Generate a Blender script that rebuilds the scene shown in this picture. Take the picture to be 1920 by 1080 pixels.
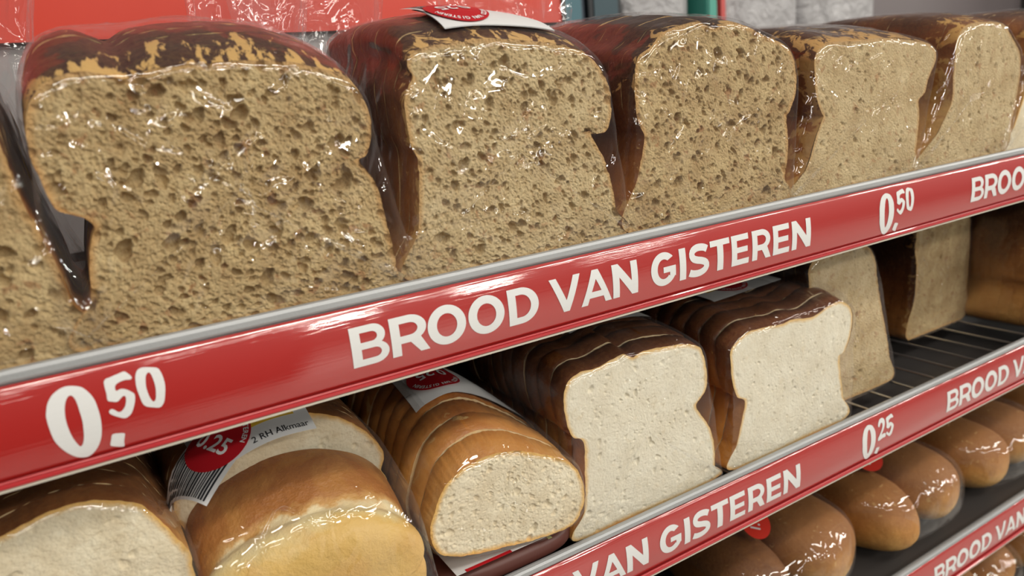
import bpy, bmesh, math, random
import numpy as np
from mathutils import Matrix, Vector

sc = bpy.context.scene
for o in list(bpy.data.objects): bpy.data.objects.remove(o)
COL = sc.collection

# ------------------------------------------------------------------ camera
cam_d = bpy.data.cameras.new('camera'); cam = bpy.data.objects.new('camera', cam_d); COL.objects.link(cam)
cam_d.sensor_width = 36.0; cam_d.lens = 1363.33 / 1920 * 36.0
cam_d.clip_start = .01; cam_d.clip_end = 50
_R = ((0.8545, 0.4770, 0.2057), (-0.5109, 0.8433, 0.1667), (-0.0939, -0.2475, 0.9643))   # columns: right, forward, up
mw = Matrix([[r[0], r[2], -r[1], 0] for r in _R] + [[0, 0, 0, 1]])
mw = Matrix.Translation((-0.0894, -0.3115, 1.4213)) @ mw.to_quaternion().to_matrix().to_4x4()
cam.matrix_world = mw
cam_d.dof.use_dof = True; cam_d.dof.focus_distance = .42; cam_d.dof.aperture_fstop = 9.0
sc.camera = cam

# ------------------------------------------------------------------ light, exposure
sc.view_settings.view_transform = 'Standard'; sc.view_settings.look = 'None'
sc.view_settings.gamma = 1; sc.view_settings.use_curve_mapping = False
sc.view_settings.exposure = -.88
sc.cycles.transparent_max_bounces = 24
sc.cycles.max_bounces = 8
sc.cycles.caustics_reflective = False; sc.cycles.caustics_refractive = False
wd = bpy.data.worlds.new('world'); sc.world = wd; wd.use_nodes = True
wd.node_tree.nodes['Background'].inputs[0].default_value = (1.0, .96, .90, 1)
wd.node_tree.nodes['Background'].inputs[1].default_value = 0.19
def area(name, loc, sx, sy, power, target, col=(1, .95, .86)):
    l = bpy.data.lights.new(name, 'AREA'); l.shape = 'RECTANGLE'; l.size = sx; l.size_y = sy; l.energy = power; l.color = col
    o = bpy.data.objects.new(name, l); COL.objects.link(o); o.location = loc
    d = Vector(target) - Vector(loc); o.rotation_euler = d.to_track_quat('-Z', 'Y').to_euler()
    return o
for (x, y, w) in ((-1.6, -1.3, 13), (.15, -1.2, 24), (1.5, -1.3, 24), (3.0, -1.4, 20), (-.8, -2.9, 18), (1.0, -2.8, 30), (2.8, -2.9, 24), (-1.2, -5.2, 12), (.6, -5.2, 12), (2.6, -5.2, 12), (4.6, -5.2, 12), (-.2, -7.6, 24), (2.1, -7.6, 90), (3.96, -7.6, 90), (6.2, -7.6, 24), (5.2, -1.8, 60), (7.6, -2.4, 70)):  # last two are added fill, brightening the floor that the strips reflect
    area('ceiling_and_fill_light', (x, y, 2.9), 1.1 if w < 80 else .6, .12 if y > -7 else .2, w, (x * .6, y * .4, 1.2))

# ------------------------------------------------------------------ helpers
def setp(o, label=None, cat=None, group=None, kind=None):
    if label: o['label'] = label
    if cat: o['category'] = cat
    if group: o['group'] = group
    if kind: o['kind'] = kind
    return o
def empty(name, loc, label, cat, group=None):
    o = bpy.data.objects.new(name, None); COL.objects.link(o); o.location = loc; o.empty_display_size = .02
    return setp(o, label, cat, group)
def mesh_np(name, V, F, mats, parent=None, smooth=True, mat_idx=None, attrs=None):
    """V (n,3) in the parent's frame, F quads/tris lists or (m,4) array"""
    me = bpy.data.meshes.new(name)
    V = np.asarray(V, dtype=np.float32)
    if isinstance(F, np.ndarray):
        m, k = F.shape
        me.vertices.add(len(V)); me.vertices.foreach_set('co', V.ravel())
        me.loops.add(m * k); me.loops.foreach_set('vertex_index', F.astype(np.int32).ravel())
        me.polygons.add(m); me.polygons.foreach_set('loop_start', np.arange(0, m * k, k, dtype=np.int32))
        me.update(calc_edges=True)
    else:
        me.from_pydata([tuple(map(float, v)) for v in V], [], [tuple(int(i) for i in f) for f in F]); me.update()
    for a, val in (attrs or {}).items():
        at = me.attributes.new(a, 'FLOAT', 'POINT'); at.data.foreach_set('value', np.asarray(val, dtype=np.float32))
    if not isinstance(mats, (list, tuple)): mats = [mats]
    for m_ in mats: me.materials.append(m_)
    if mat_idx is not None: me.polygons.foreach_set('material_index', np.asarray(mat_idx, dtype=np.int32))
    if smooth: me.polygons.foreach_set('use_smooth', np.ones(len(me.polygons), dtype=bool))
    me.validate(); me.update()
    o = bpy.data.objects.new(name, me); COL.objects.link(o)
    if parent is not None: o.parent = parent
    return o
class MB:
    def __init__(s): s.V = []; s.F = []; s.M = []
    def add(s, V, F, m=0):
        n = len(s.V); s.V += [tuple(v) for v in V]; s.F += [tuple(i + n for i in f) for f in F]; s.M += [m] * len(F)
    def box(s, x0, x1, y0, y1, z0, z1, m=0):
        s.add([(x0, y0, z0), (x1, y0, z0), (x1, y1, z0), (x0, y1, z0), (x0, y0, z1), (x1, y0, z1), (x1, y1, z1), (x0, y1, z1)],
              [(3, 2, 1, 0), (4, 5, 6, 7), (0, 1, 5, 4), (1, 2, 6, 5), (2, 3, 7, 6), (3, 0, 4, 7)], m)
    def tube(s, pts, r, n=10, m=0):
        P = [Vector(p) for p in pts]; rings = []
        for i, p in enumerate(P):
            t = (P[min(i + 1, len(P) - 1)] - P[max(i - 1, 0)]).normalized()
            a = t.orthogonal().normalized() if i == 0 else (prev - t * prev.dot(t)).normalized()
            prev = a; b = t.cross(a)
            rings.append([p + (a * math.cos(2 * math.pi * k / n) + b * math.sin(2 * math.pi * k / n)) * r for k in range(n)])
        V = [v for rg in rings for v in rg]; F = []
        for i in range(len(P) - 1):
            for k in range(n):
                F.append((i * n + k, i * n + (k + 1) % n, (i + 1) * n + (k + 1) % n, (i + 1) * n + k))
        F.append(tuple(range(n - 1, -1, -1))); F.append(tuple((len(P) - 1) * n + k for k in range(n)))
        s.add(V, F, m)
    def extrude_x(s, prof, x0, x1, m=0):
        """closed profile in (y, z), extruded along x"""
        n = len(prof)
        s.add([(x0, y, z) for y, z in prof] + [(x1, y, z) for y, z in prof],
              [(i, (i + 1) % n, n + (i + 1) % n, n + i) for i in range(n)] + [tuple(range(n - 1, -1, -1)), tuple(range(n, 2 * n))], m)
    def build(s, name, mats, parent=None, smooth=False):
        o = mesh_np(name, np.array(s.V), s.F, mats, parent, smooth, s.M)
        bm = bmesh.new(); bm.from_mesh(o.data); bmesh.ops.recalc_face_normals(bm, faces=bm.faces); bm.to_mesh(o.data); bm.free()
        return o

# ------------------------------------------------------------------ materials
class NT:
    def __init__(s, name):
        s.m = bpy.data.materials.new(name); s.m.use_nodes = True; s.t = s.m.node_tree; s.n = s.t.nodes; s.l = s.t.links
        s.bsdf = s.n['Principled BSDF']; s.out = s.n['Material Output']
    def new(s, typ, **kw):
        n = s.n.new(typ)
        for k, v in kw.items():
            if k in n.inputs: n.inputs[k].default_value = v
            else: setattr(n, k, v)
        return n
    def link(s, a, b): s.l.new(a, b)
    def coord(s, scale=(1, 1, 1), kind='Object'):
        c = s.new('ShaderNodeTexCoord'); mp = s.new('ShaderNodeMapping'); mp.inputs['Scale'].default_value = scale
        s.link(c.outputs[kind], mp.inputs['Vector']); return mp.outputs['Vector']
    def noise(s, vec, scale, detail=3, rough=.55, dist=0):
        n = s.new('ShaderNodeTexNoise'); n.inputs['Scale'].default_value = scale; n.inputs['Detail'].default_value = detail
        n.inputs['Roughness'].default_value = rough; n.inputs['Distortion'].default_value = dist
        if vec is not None: s.link(vec, n.inputs['Vector'])
        return n.outputs['Fac']
    def voro(s, vec, scale, feature='F1', out='Distance', rand=1):
        n = s.new('ShaderNodeTexVoronoi'); n.feature = feature; n.inputs['Scale'].default_value = scale; n.inputs['Randomness'].default_value = rand
        s.link(vec, n.inputs['Vector']); return n.outputs[out]
    def ramp(s, fac, stops, interp='LINEAR'):
        r = s.new('ShaderNodeValToRGB'); e = r.color_ramp.elements; r.color_ramp.interpolation = interp
        while len(e) < len(stops): e.new(.5)
        for i, (p, c) in enumerate(stops):
            e[i].position = p; e[i].color = (c, c, c, 1) if not hasattr(c, '__len__') else (*c, 1)
        s.link(fac, r.inputs['Fac']); return r.outputs['Color']
    def mix(s, fac, a, b, mode='MIX'):
        n = s.new('ShaderNodeMix'); n.data_type = 'RGBA'; n.blend_type = mode
        for v, i in ((fac, 0), (a, 6), (b, 7)):
            if hasattr(v, 'links') or hasattr(v, 'is_linked'): s.link(v, n.inputs[i])
            elif hasattr(v, '__len__'): n.inputs[i].default_value = (*v, 1)
            else: n.inputs[i].default_value = v if i == 0 else (v, v, v, 1)
        return n.outputs[2]
    def math(s, op, a, b=0., c=0., clamp=False):
        n = s.new('ShaderNodeMath'); n.operation = op; n.use_clamp = clamp
        for i, v in enumerate((a, b, c)):
            if hasattr(v, 'is_linked'): s.link(v, n.inputs[i])
            else: n.inputs[i].default_value = v
        return n.outputs[0]
    def bump(s, h, strength, dist, prev=None):
        n = s.new('ShaderNodeBump'); n.inputs['Strength'].default_value = strength; n.inputs['Distance'].default_value = dist
        s.link(h, n.inputs['Height'])
        if prev is not None: s.link(prev, n.inputs['Normal'])
        return n.outputs['Normal']
def plain(name, col, rough=.5, metal=0., **kw):
    t = NT(name); t.bsdf.inputs['Base Color'].default_value = (*col, 1); t.bsdf.inputs['Roughness'].default_value = rough
    t.bsdf.inputs['Metallic'].default_value = metal
    for k, v in kw.items(): t.bsdf.inputs[k].default_value = v
    return t.m

def crumb_mat(name, light, dark, speck, rimcol, fine=1.0, speck_amt=.6):
    t = NT(name); v = t.coord()
    big = t.noise(v, 45, 3, .6); mid = t.noise(v, 320, 4, .65)
    c = t.mix(t.ramp(big, [(.35, 0.), (.68, 1.)]), light, dark)
    c = t.mix(t.math('MULTIPLY', t.ramp(mid, [(.42, 0.), (.72, 1.)]), .55), c, dark)
    sp = t.ramp(t.noise(v, 170, 2, .5, .6), [(.60, 0.), (.70, 1.)])
    c = t.mix(t.math('MULTIPLY', sp, speck_amt), c, speck)
    at = t.new('ShaderNodeAttribute'); at.attribute_name = 'rim'
    rn = t.math('MULTIPLY', at.outputs['Fac'], t.math('ADD', t.noise(v, 260, 3), .45))
    c = t.mix(t.ramp(rn, [(.10, 0.), (.75, 1.)]), c, rimcol)
    t.link(c, t.bsdf.inputs['Base Color'])
    t.bsdf.inputs['Roughness'].default_value = .8; t.bsdf.inputs['Specular IOR Level'].default_value = .25
    vd = t.new('ShaderNodeVectorMath'); vd.operation = 'ADD'
    nz = t.new('ShaderNodeTexNoise'); nz.inputs['Scale'].default_value = 300; t.link(v, nz.inputs['Vector'])
    sc_ = t.new('ShaderNodeVectorMath'); sc_.operation = 'SCALE'; sc_.inputs['Scale'].default_value = .0016
    t.link(nz.outputs['Color'], sc_.inputs[0]); t.link(v, vd.inputs[0]); t.link(sc_.outputs[0], vd.inputs[1])
    cells = t.ramp(t.voro(vd.outputs[0], 760, 'SMOOTH_F1'), [(.05, 0.), (.6, 1.)])
    b = t.bump(cells, .55 * fine, .0009)
    b = t.bump(t.noise(v, 1600, 3, .7), .5 * fine, .0005, b)
    t.link(b, t.bsdf.inputs['Normal'])
    return t.m
CR_BROWN = crumb_mat('wholemeal_crumb', (.57, .43, .225), (.37, .245, .11), (.30, .13, .05), (.50, .30, .12))
CR_BROWN2 = crumb_mat('wholemeal_crumb_pale', (.61, .48, .275), (.43, .305, .15), (.36, .18, .075), (.50, .31, .13))
CR_WHITE = crumb_mat('white_crumb', (.80, .75, .61), (.71, .64, .49), (.66, .54, .34), (.72, .48, .20), .40, .25)
CR_WHITE2 = crumb_mat('white_crumb_soft', (.80, .72, .54), (.66, .55, .37), (.55, .42, .25), (.70, .42, .13), .42, .3)

def crust_mat(name, z0, z1, stops, flake=(.6, .36, .13), flake_th=.62, flake_scale=110, flake_zone=None, rough=.42, stretch=None):
    """bake colour changes with the height on the loaf (z0..z1) and mottles; flake_zone = (y0, y1) where the crust has split"""
    t = NT(name); v = t.coord()
    sx = t.new('ShaderNodeSeparateXYZ'); t.link(v, sx.inputs[0])
    n1 = t.noise(v, 38, 4, .6, .4)
    h = t.math('MULTIPLY', t.math('SUBTRACT', sx.outputs['Z'], z0), 1 / (z1 - z0))
    h = t.math('ADD', h, t.math('MULTIPLY', t.math('SUBTRACT', n1, .5), .55), clamp=True)
    c = t.ramp(h, stops)
    fine = t.noise(v, 420, 4, .7)
    c = t.mix(t.math('MULTIPLY', t.ramp(fine, [(.4, 0.), (.75, 1.)]), .13), c, flake)
    fl = t.noise(t.coord(stretch) if stretch else v, flake_scale, 5, .62, .8 if not stretch else .35)
    m = t.ramp(fl, [(flake_th, 0.), (flake_th + .05, 1.)])
    if flake_zone:
        y0, y1 = flake_zone
        zone = t.math('SUBTRACT', 1, t.math('MULTIPLY', t.math('SUBTRACT', sx.outputs['Y'], y0), 1 / (y1 - y0)), clamp=True)
        m = t.ramp(t.math('ADD', fl, t.math('MULTIPLY', zone, .22)), [(flake_th + .06, 0.), (flake_th + .1, 1.)])
    c = t.mix(m, c, flake)
    if 'roll' in name: c = t.mix(t.math('MULTIPLY', t.ramp(t.noise(v, 70, 5, .7), [(.4, 0.), (.7, 1.)]), .6), c, (.26, .10, .02)); b0 = None
    t.link(c, t.bsdf.inputs['Base Color']); t.bsdf.inputs['Roughness'].default_value = rough
    b = t.bump(fl, .5, .0014); b = t.bump(fine, .5, .0006, b); t.link(b, t.bsdf.inputs['Normal'])
    return t.m
DARKTOP = [(0., (.42, .19, .05)), (.3, (.33, .115, .026)), (.52, (.17, .048, .012)), (.72, (.065, .019, .008)), (1., (.035, .012, .007))]
MIDTOP = [(0., (.55, .29, .08)), (.35, (.42, .17, .04)), (.6, (.24, .075, .016)), (.8, (.11, .033, .010)), (1., (.06, .02, .009))]
GOLDTOP = [(0., (.66, .42, .15)), (.35, (.60, .32, .09)), (.65, (.42, .17, .04)), (1., (.26, .085, .018))]

def film_mat(name, haze=.016, base=.05, rough=.035, tint=(1, 1, 1), streak=1.):
    t = NT(name); t.n.remove(t.bsdf); v = t.coord()
    # creases: stretched cells + soft waves
    mp = t.new('ShaderNodeMapping'); mp.inputs['Scale'].default_value = (1.5, 1.5, .55); mp.inputs['Rotation'].default_value = (.2, .5, .3)
    t.link(v, mp.inputs['Vector'])
    nz = t.new('ShaderNodeTexNoise'); nz.inputs['Scale'].default_value = 14; t.link(v, nz.inputs['Vector'])
    s1 = t.new('ShaderNodeVectorMath'); s1.operation = 'SCALE'; s1.inputs['Scale'].default_value = .05; t.link(nz.outputs['Color'], s1.inputs[0])
    ad = t.new('ShaderNodeVectorMath'); ad.operation = 'ADD'; t.link(mp.outputs[0], ad.inputs[0]); t.link(s1.outputs[0], ad.inputs[1])
    e = t.voro(ad.outputs[0], 34, 'DISTANCE_TO_EDGE')
    e = t.ramp(e, [(0., 1.), (.10, 0.)], 'EASE')
    patch = t.ramp(t.noise(v, 22, 2), [(.54, 0.), (.66, 1.)])
    e = t.math('MULTIPLY', e, patch)
    w = t.noise(v, 26, 2, .45, .8)
    b = t.bump(w, .6 * streak, .009); b = t.bump(e, .6 * streak, .0014, b)
    tr = t.new('ShaderNodeBsdfTransparent'); tr.inputs[0].default_value = (*tint, 1)
    gl = t.new('ShaderNodeBsdfGlossy'); gl.inputs['Roughness'].default_value = rough; gl.inputs['Color'].default_value = (1, 1, 1, 1)
    di = t.new('ShaderNodeBsdfDiffuse'); di.inputs[0].default_value = (.80, .80, .82, 1)
    t.link(b, gl.inputs['Normal'])
    fr = t.new('ShaderNodeLayerWeight'); fr.inputs['Blend'].default_value = .5; t.link(b, fr.inputs['Normal'])
    fac = t.math('MULTIPLY_ADD', t.math('POWER', fr.outputs['Facing'], 5), .40, base, clamp=True)
    m1 = t.new('ShaderNodeMixShader'); t.link(tr.outputs[0], m1.inputs[1]); t.link(gl.outputs[0], m1.inputs[2]); t.link(fac, m1.inputs[0])
    lw = t.new('ShaderNodeLayerWeight'); lw.inputs['Blend'].default_value = .35
    hz = t.math('MULTIPLY_ADD', lw.outputs['Facing'], haze * 2.2, haze * .45)
    hz = t.math('MULTIPLY', hz, t.math('ADD', t.noise(v, 30, 3), .45), clamp=True)
    m2 = t.new('ShaderNodeMixShader'); t.link(m1.outputs[0], m2.inputs[1]); t.link(di.outputs[0], m2.inputs[2]); t.link(hz, m2.inputs[0])
    t.link(m2.outputs[0], t.out.inputs['Surface'])
    return t.m
FILM = film_mat('clear_bag_film')
FILM_TAIL = film_mat('gathered_bag_film', haze=.035, base=.04, rough=.06, streak=1.3)

def ticket_mat():
    t = NT('red_ticket_card'); v = t.coord((1, 1, 1))
    mp = t.new('ShaderNodeMapping'); mp.inputs['Scale'].default_value = (.012, 1, 1); t.link(v, mp.inputs['Vector'])
    br = t.noise(mp.outputs[0], 900, 3, .6)
    scr = t.ramp(t.noise(v, 60, 6, .75, 2.), [(.70, 0.), (.73, 1.)])
    t.bsdf.inputs['Base Color'].default_value = (.43, .008, .005, 1)
    t.bsdf.inputs['Roughness'].default_value = .55
    t.bsdf.inputs['Coat Weight'].default_value = 1; t.bsdf.inputs['Coat Roughness'].default_value = .06; t.bsdf.inputs['Coat IOR'].default_value = 2.0
    b = t.bump(br, .16, .0005); t.link(b, t.bsdf.inputs['Coat Normal'])
    return t.m
RED = ticket_mat()
def letter_mat():
    t = NT('white_lettering'); v = t.coord((1, 1, 1)); mp = t.new('ShaderNodeMapping'); mp.inputs['Scale'].default_value = (.012, 1, 1); t.link(v, mp.inputs['Vector'])
    br = t.noise(mp.outputs[0], 900, 3, .6)
    t.link(t.mix(t.math('MULTIPLY', br, .25), (.78, .78, .77), (.60, .60, .60)), t.bsdf.inputs['Base Color'])
    t.bsdf.inputs['Roughness'].default_value = .5; t.bsdf.inputs['Coat Weight'].default_value = .6; t.bsdf.inputs['Coat Roughness'].default_value = .2
    return t.m
WHITE_L = letter_mat()
def metal_mat():
    t = NT('galvanised_steel'); v = t.coord((.05, 1, 1))
    n = t.noise(v, 500, 4, .7)
    c = t.mix(n, (.34, .35, .355), (.50, .51, .52)); t.link(c, t.bsdf.inputs['Base Color'])
    t.bsdf.inputs['Metallic'].default_value = .35
    t.link(t.math('MULTIPLY_ADD', n, .2, .42), t.bsdf.inputs['Roughness'])
    v2 = t.coord(); t.link(t.bump(t.noise(v2, 900, 3), .25, .0004), t.bsdf.inputs['Normal'])
    return t.m
METAL = metal_mat()
EDGE = plain('clear_lip_plastic', (.48, .035, .04), .3, **{'Coat Weight': .6})
CREAM = plain('cream_edge', (.55, .50, .42), .5)
TRAY = plain('dark_tray_enamel', (.055, .050, .048), .35)
WIRE = plain('chrome_wire', (.55, .55, .56), .28, .9)
BACKG = plain('grey_back_panel', (.30, .28, .28), .5)
BACKR = plain('red_back_panel', (.38, .035, .02), .45)
ORANGE = plain('red_orange_sign', (.62, .030, .005), .45)
PAPER = plain('label_paper', (.74, .74, .74), .5)
LRED = plain('label_red', (.50, .012, .02), .4)
LYEL = plain('label_yellow', (.80, .52, .05), .5)
LBLK = plain('label_black', (.02, .02, .025), .5)
OVAL = plain('sticker_red', (.75, .03, .012), .4)
LWHT = plain('label_white_print', (.85, .85, .85), .5)

# ------------------------------------------------------------------ text and glyph meshes (2-D)
def fill2d(polys):
    """polys: list of closed 2-D loops (holes by even-odd); returns (V2, F)"""
    cu = bpy.data.curves.new('g', 'CURVE'); cu.dimensions = '2D'; cu.fill_mode = 'BOTH'
    for p in polys:
        s = cu.splines.new('POLY'); s.points.add(len(p) - 1); s.use_cyclic_u = True
        for i, q in enumerate(p): s.points[i].co = (q[0], q[1], 0, 1)
    ob = bpy.data.objects.new('g', cu); COL.objects.link(ob)
    me = bpy.data.meshes.new_from_object(ob)
    V = [(v.co.x, v.co.y) for v in me.vertices]; F = [tuple(p.vertices) for p in me.polygons]
    bpy.data.objects.remove(ob); bpy.data.curves.remove(cu); bpy.data.meshes.remove(me)
    return V, F
def text2d(s, size, bold=0.0, align='LEFT'):
    cu = bpy.data.curves.new('t', 'FONT'); cu.body = s; cu.size = size; cu.offset = bold * size; cu.align_x = align; cu.resolution_u = 3
    ob = bpy.data.objects.new('t', cu); COL.objects.link(ob)
    me = bpy.data.meshes.new_from_object(ob)
    V = [(v.co.x, v.co.y) for v in me.vertices]; F = [tuple(p.vertices) for p in me.polygons]
    bpy.data.objects.remove(ob); bpy.data.curves.remove(cu); bpy.data.meshes.remove(me)
    return V, F
def arc(cx, cy, rx, ry, a0, a1, n=14):
    return [(cx + rx * math.cos(math.radians(a0 + (a1 - a0) * i / n)), cy + ry * math.sin(math.radians(a0 + (a1 - a0) * i / n))) for i in range(n + 1)]
ST = .245
def glyph(ch, w):
    """heavy geometric capitals, cap height 1, width w; list of loops"""
    s = ST
    if ch == 'I': return [[(0, 0), (w, 0), (w, 1), (0, 1)]]
    if ch == 'T': return [[(w/2 - s*.55, 0), (w/2 + s*.55, 0), (w/2 + s*.55, .81), (w, .81), (w, 1), (0, 1), (0, .81), (w/2 - s*.55, .81)]]
    if ch == 'E': return [[(0, 0), (w, 0), (w, .19), (s, .19), (s, .41), (w*.92, .41), (w*.92, .59), (s, .59), (s, .81), (w*.985, .81), (w*.985, 1), (0, 1)]]
    if ch == 'N': return [[(0, 0), (s, 0), (s, .60), (w - s*.92, 0), (w, 0), (w, 1), (w - s, 1), (w - s, .42), (s*.95, 1), (0, 1)]]
    if ch == 'V': return [[(w/2 - .10, 0), (w/2 + .10, 0), (w, 1), (w - .235, 1), (w/2, .33), (.235, 1), (0, 1)]]
    if ch == 'A': return [[(0, 0), (.23, 0), (.30, .19), (w - .30, .19), (w - .23, 0), (w, 0), (w/2 + .11, 1.0), (w/2 - .11, 1.0)], [(.375, .37), (w - .375, .37), (w/2, .73)]]
    if ch == 'O': return [arc(w/2, .5, w/2, .52, 0, 360, 40)[:-1], arc(w/2, .5, w/2 - s*1.05, .52 - .215, 0, 360, 40)[:-1]]
    if ch == 'D':
        return [[(0, 0), (w*.42, 0)] + arc(w*.42, .5, w*.58, .5, -90, 90, 24) + [(0, 1)], [(s, .19), (s, .81), (w*.42, .81)] + arc(w*.42, .5, w*.58 - s*1.03, .31, 90, -90, 24)]
    if ch == 'B':
        a = arc(w*.60, .73, w*.34, .27, 90, -50, 12)[::1]; b = arc(w*.60, .285, w*.40, .285, 60, -90, 14)
        return [[(0, 0)] + [(0, 1)] + a + b, [(s, .59), (s, .83)] + arc(w*.56, .71, w*.16, .12, 90, -90, 8), [(s, .17), (s, .42)] + arc(w*.62, .295, w*.17, .125, 90, -90, 8)]
    if ch == 'R':
        return [[(0, 0), (0, 1)] + arc(w*.50, .665, w*.455, .335, 90, -52, 16) + [(w, 0), (w - .25, 0), (w*.50, .31), (s, .31), (s, 0)], [(s, .50), (s, .815)] + arc(w*.50, .657, w*.22, .157, 90, -90, 10)]
    if ch == 'S':
        pts = [(.10, .13), (.26, .06), (.5, .105-.0), (.70, .14), (.80, .27), (.72, .39), (.50, .48), (.28, .58), (.185, .71), (.28, .85), (.50, .895), (.70, .865), (.86, .80)]
        pts = [(.04, .165), (.20, .115), (.40, .092), (.60, .105), (.78, .17), (.86, .28), (.80, .40), (.62, .475), (.40, .525), (.22, .60), (.155, .72), (.22, .84), (.40, .905), (.60, .905), (.78, .87), (.90, .81)]
        return [stroke([(p[0]*w, p[1]) for p in cat(pts, 40, False)], .225)]
    if ch == 'G':
        o = arc(w*.52, .5, w*.52, .52, 42, 330, 34); i = arc(w*.52, .5, w*.52 - s*1.05, .52 - .215, 318, 54, 30)
        return [o + [(w, .22), (w, .56), (w*.50, .56), (w*.50, .38), (w*.76, .38), (w*.76, .26)] + i]
    return []
def cat(P, n, closed=True):
    """Catmull-Rom resample of 2-D points to n points evenly by length"""
    P = np.array(P, float); m = len(P); out = []
    rng_ = range(m) if closed else range(m - 1)
    for i in rng_:
        p0 = P[(i - 1) % m] if (closed or i > 0) else P[0]; p1 = P[i]; p2 = P[(i + 1) % m]; p3 = P[(i + 2) % m] if (closed or i + 2 < m) else P[-1]
        for k in range(16):
            t = k / 16
            out.append(.5 * ((2 * p1) + (-p0 + p2) * t + (2 * p0 - 5 * p1 + 4 * p2 - p3) * t * t + (-p0 + 3 * p1 - 3 * p2 + p3) * t ** 3))
    if not closed: out.append(P[-1])
    out = np.array(out)
    if closed: out = np.vstack([out, out[:1]])
    d = np.r_[0, np.cumsum(np.linalg.norm(np.diff(out, axis=0), axis=1))]
    s = np.linspace(0, d[-1], n, endpoint=not closed)
    return np.c_[np.interp(s, d, out[:, 0]), np.interp(s, d, out[:, 1])]
def stroke(pts, wid):
    P = np.array(pts); T = np.gradient(P, axis=0); T /= np.linalg.norm(T, axis=1)[:, None]; N = np.c_[-T[:, 1], T[:, 0]] * wid / 2
    return [tuple(p) for p in np.vstack([P + N, (P - N)[::-1]])]

WORD = [('B', -.0002, .0177), ('R', .0190, .0382), ('O', .0378, .0584), ('O', .0598, .0804), ('D', .0829, .1011), ('V', .1086, .1286), ('A', .1282, .1490), ('N', .1500, .1679),
        ('G', .1776, .1964), ('I', .1995, .2046), ('S', .2067, .2234), ('T', .2244, .2407), ('E', .2423, .2573), ('R', .2604, .2775), ('E', .2795, .2948), ('N', .2974, .3158)]
D_ZERO = [[(5.2, 25.6), (6.3, 28.7), (8.2, 31.2), (10.6, 32.7), (13.6, 33.3), (17.6, 32.0), (19.7, 29.6), (21.2, 26.1), (21.7, 21.6), (21.7, 17.5), (21.1, 13.0), (20.0, 9.3), (18.3, 6.3), (16.1, 4.1), (13.9, 3.4), (11.2, 4.4), (8.8, 6.8), (6.7, 10.3), (5.3, 14.2), (4.8, 19.5), (4.8, 23.5)],
          [(13.8, 29.7), (12.5, 28.7), (11.5, 26.5), (10.9, 23.8), (10.6, 20.5), (10.8, 16.4), (11.4, 12.7), (12.2, 10.1), (13.0, 8.6), (13.8, 9.3), (14.7, 11.6), (15.3, 14.9), (15.7, 18.9), (15.6, 22.9), (15.4, 26.4), (14.8, 28.8)]]
D_FIVE = [[(25.8, 31.9), (28.4, 32.9), (31.4, 33.5), (33.1, 33.8), (34.0, 33.1), (35.3, 31.1), (34.8, 30.2), (32.7, 30.5), (30.2, 30.0), (29.0, 29.0), (29.0, 27.1), (30.6, 27.5), (32.4, 26.8), (34.3, 25.1), (34.9, 24.0), (34.6, 21.8), (33.6, 19.1), (32.1, 16.6), (29.9, 15.5), (27.5, 16.8), (25.2, 18.8), (25.1, 20.0), (25.6, 20.5), (26.5, 20.4), (28.5, 18.5), (30.6, 20.1), (31.6, 22.7), (31.6, 24.3), (30.7, 24.4), (28.6, 22.9), (27.1, 23.3), (25.5, 24.2), (25.6, 26.8)]]
D_SMALL0 = [[(36.4, 30.1), (37.1, 32.2), (38.2, 33.4), (40.2, 33.6), (44.3, 32.4), (45.3, 31.4), (46.0, 28.5), (46.1, 24.9), (45.5, 21.5), (44.5, 18.2), (43.2, 16.5), (42.1, 16.2), (38.1, 17.9), (36.9, 19.6), (36.4, 23.0), (36.1, 26.6)],
            [(41.4, 31.3), (40.3, 30.4), (39.7, 28.3), (39.4, 25.7), (39.6, 22.7), (40.1, 20.4), (40.9, 19.2), (41.7, 20.0), (42.2, 21.9), (42.6, 24.8), (42.5, 27.7), (42.1, 30.2)]]
D_DOT = [[(24.2, 10.1), (26.1, 10.0), (28.3, 9.3), (28.4, 8.7), (27.6, 6.1), (27.3, 3.8), (26.8, 3.5), (24.9, 4.2), (23.0, 5.2), (22.7, 5.9), (23.4, 8.1)]]
D_TWO = [[(25.4, 28.6), (26.2, 31.4), (28.6, 33.6), (31.6, 33.9), (33.9, 32.2), (34.4, 29.4), (33.4, 26.2), (31.4, 23.0), (29.3, 20.2), (31.6, 20.6), (34.6, 20.0), (35.0, 18.4), (34.5, 16.9), (31.0, 16.8), (27.6, 16.0), (25.2, 16.0), (24.6, 17.4), (25.6, 19.3), (28.2, 22.6), (30.4, 26.2), (31.1, 28.8), (30.4, 30.3), (29.0, 30.2), (27.9, 28.8), (26.8, 27.6)]]
D_FIVE_R = [[(x + 10.6, y) for x, y in D_FIVE[0]]]
def smooth_loops(loops): return [[tuple(p) for p in cat(l, len(l) * 3)] for l in loops]

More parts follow.
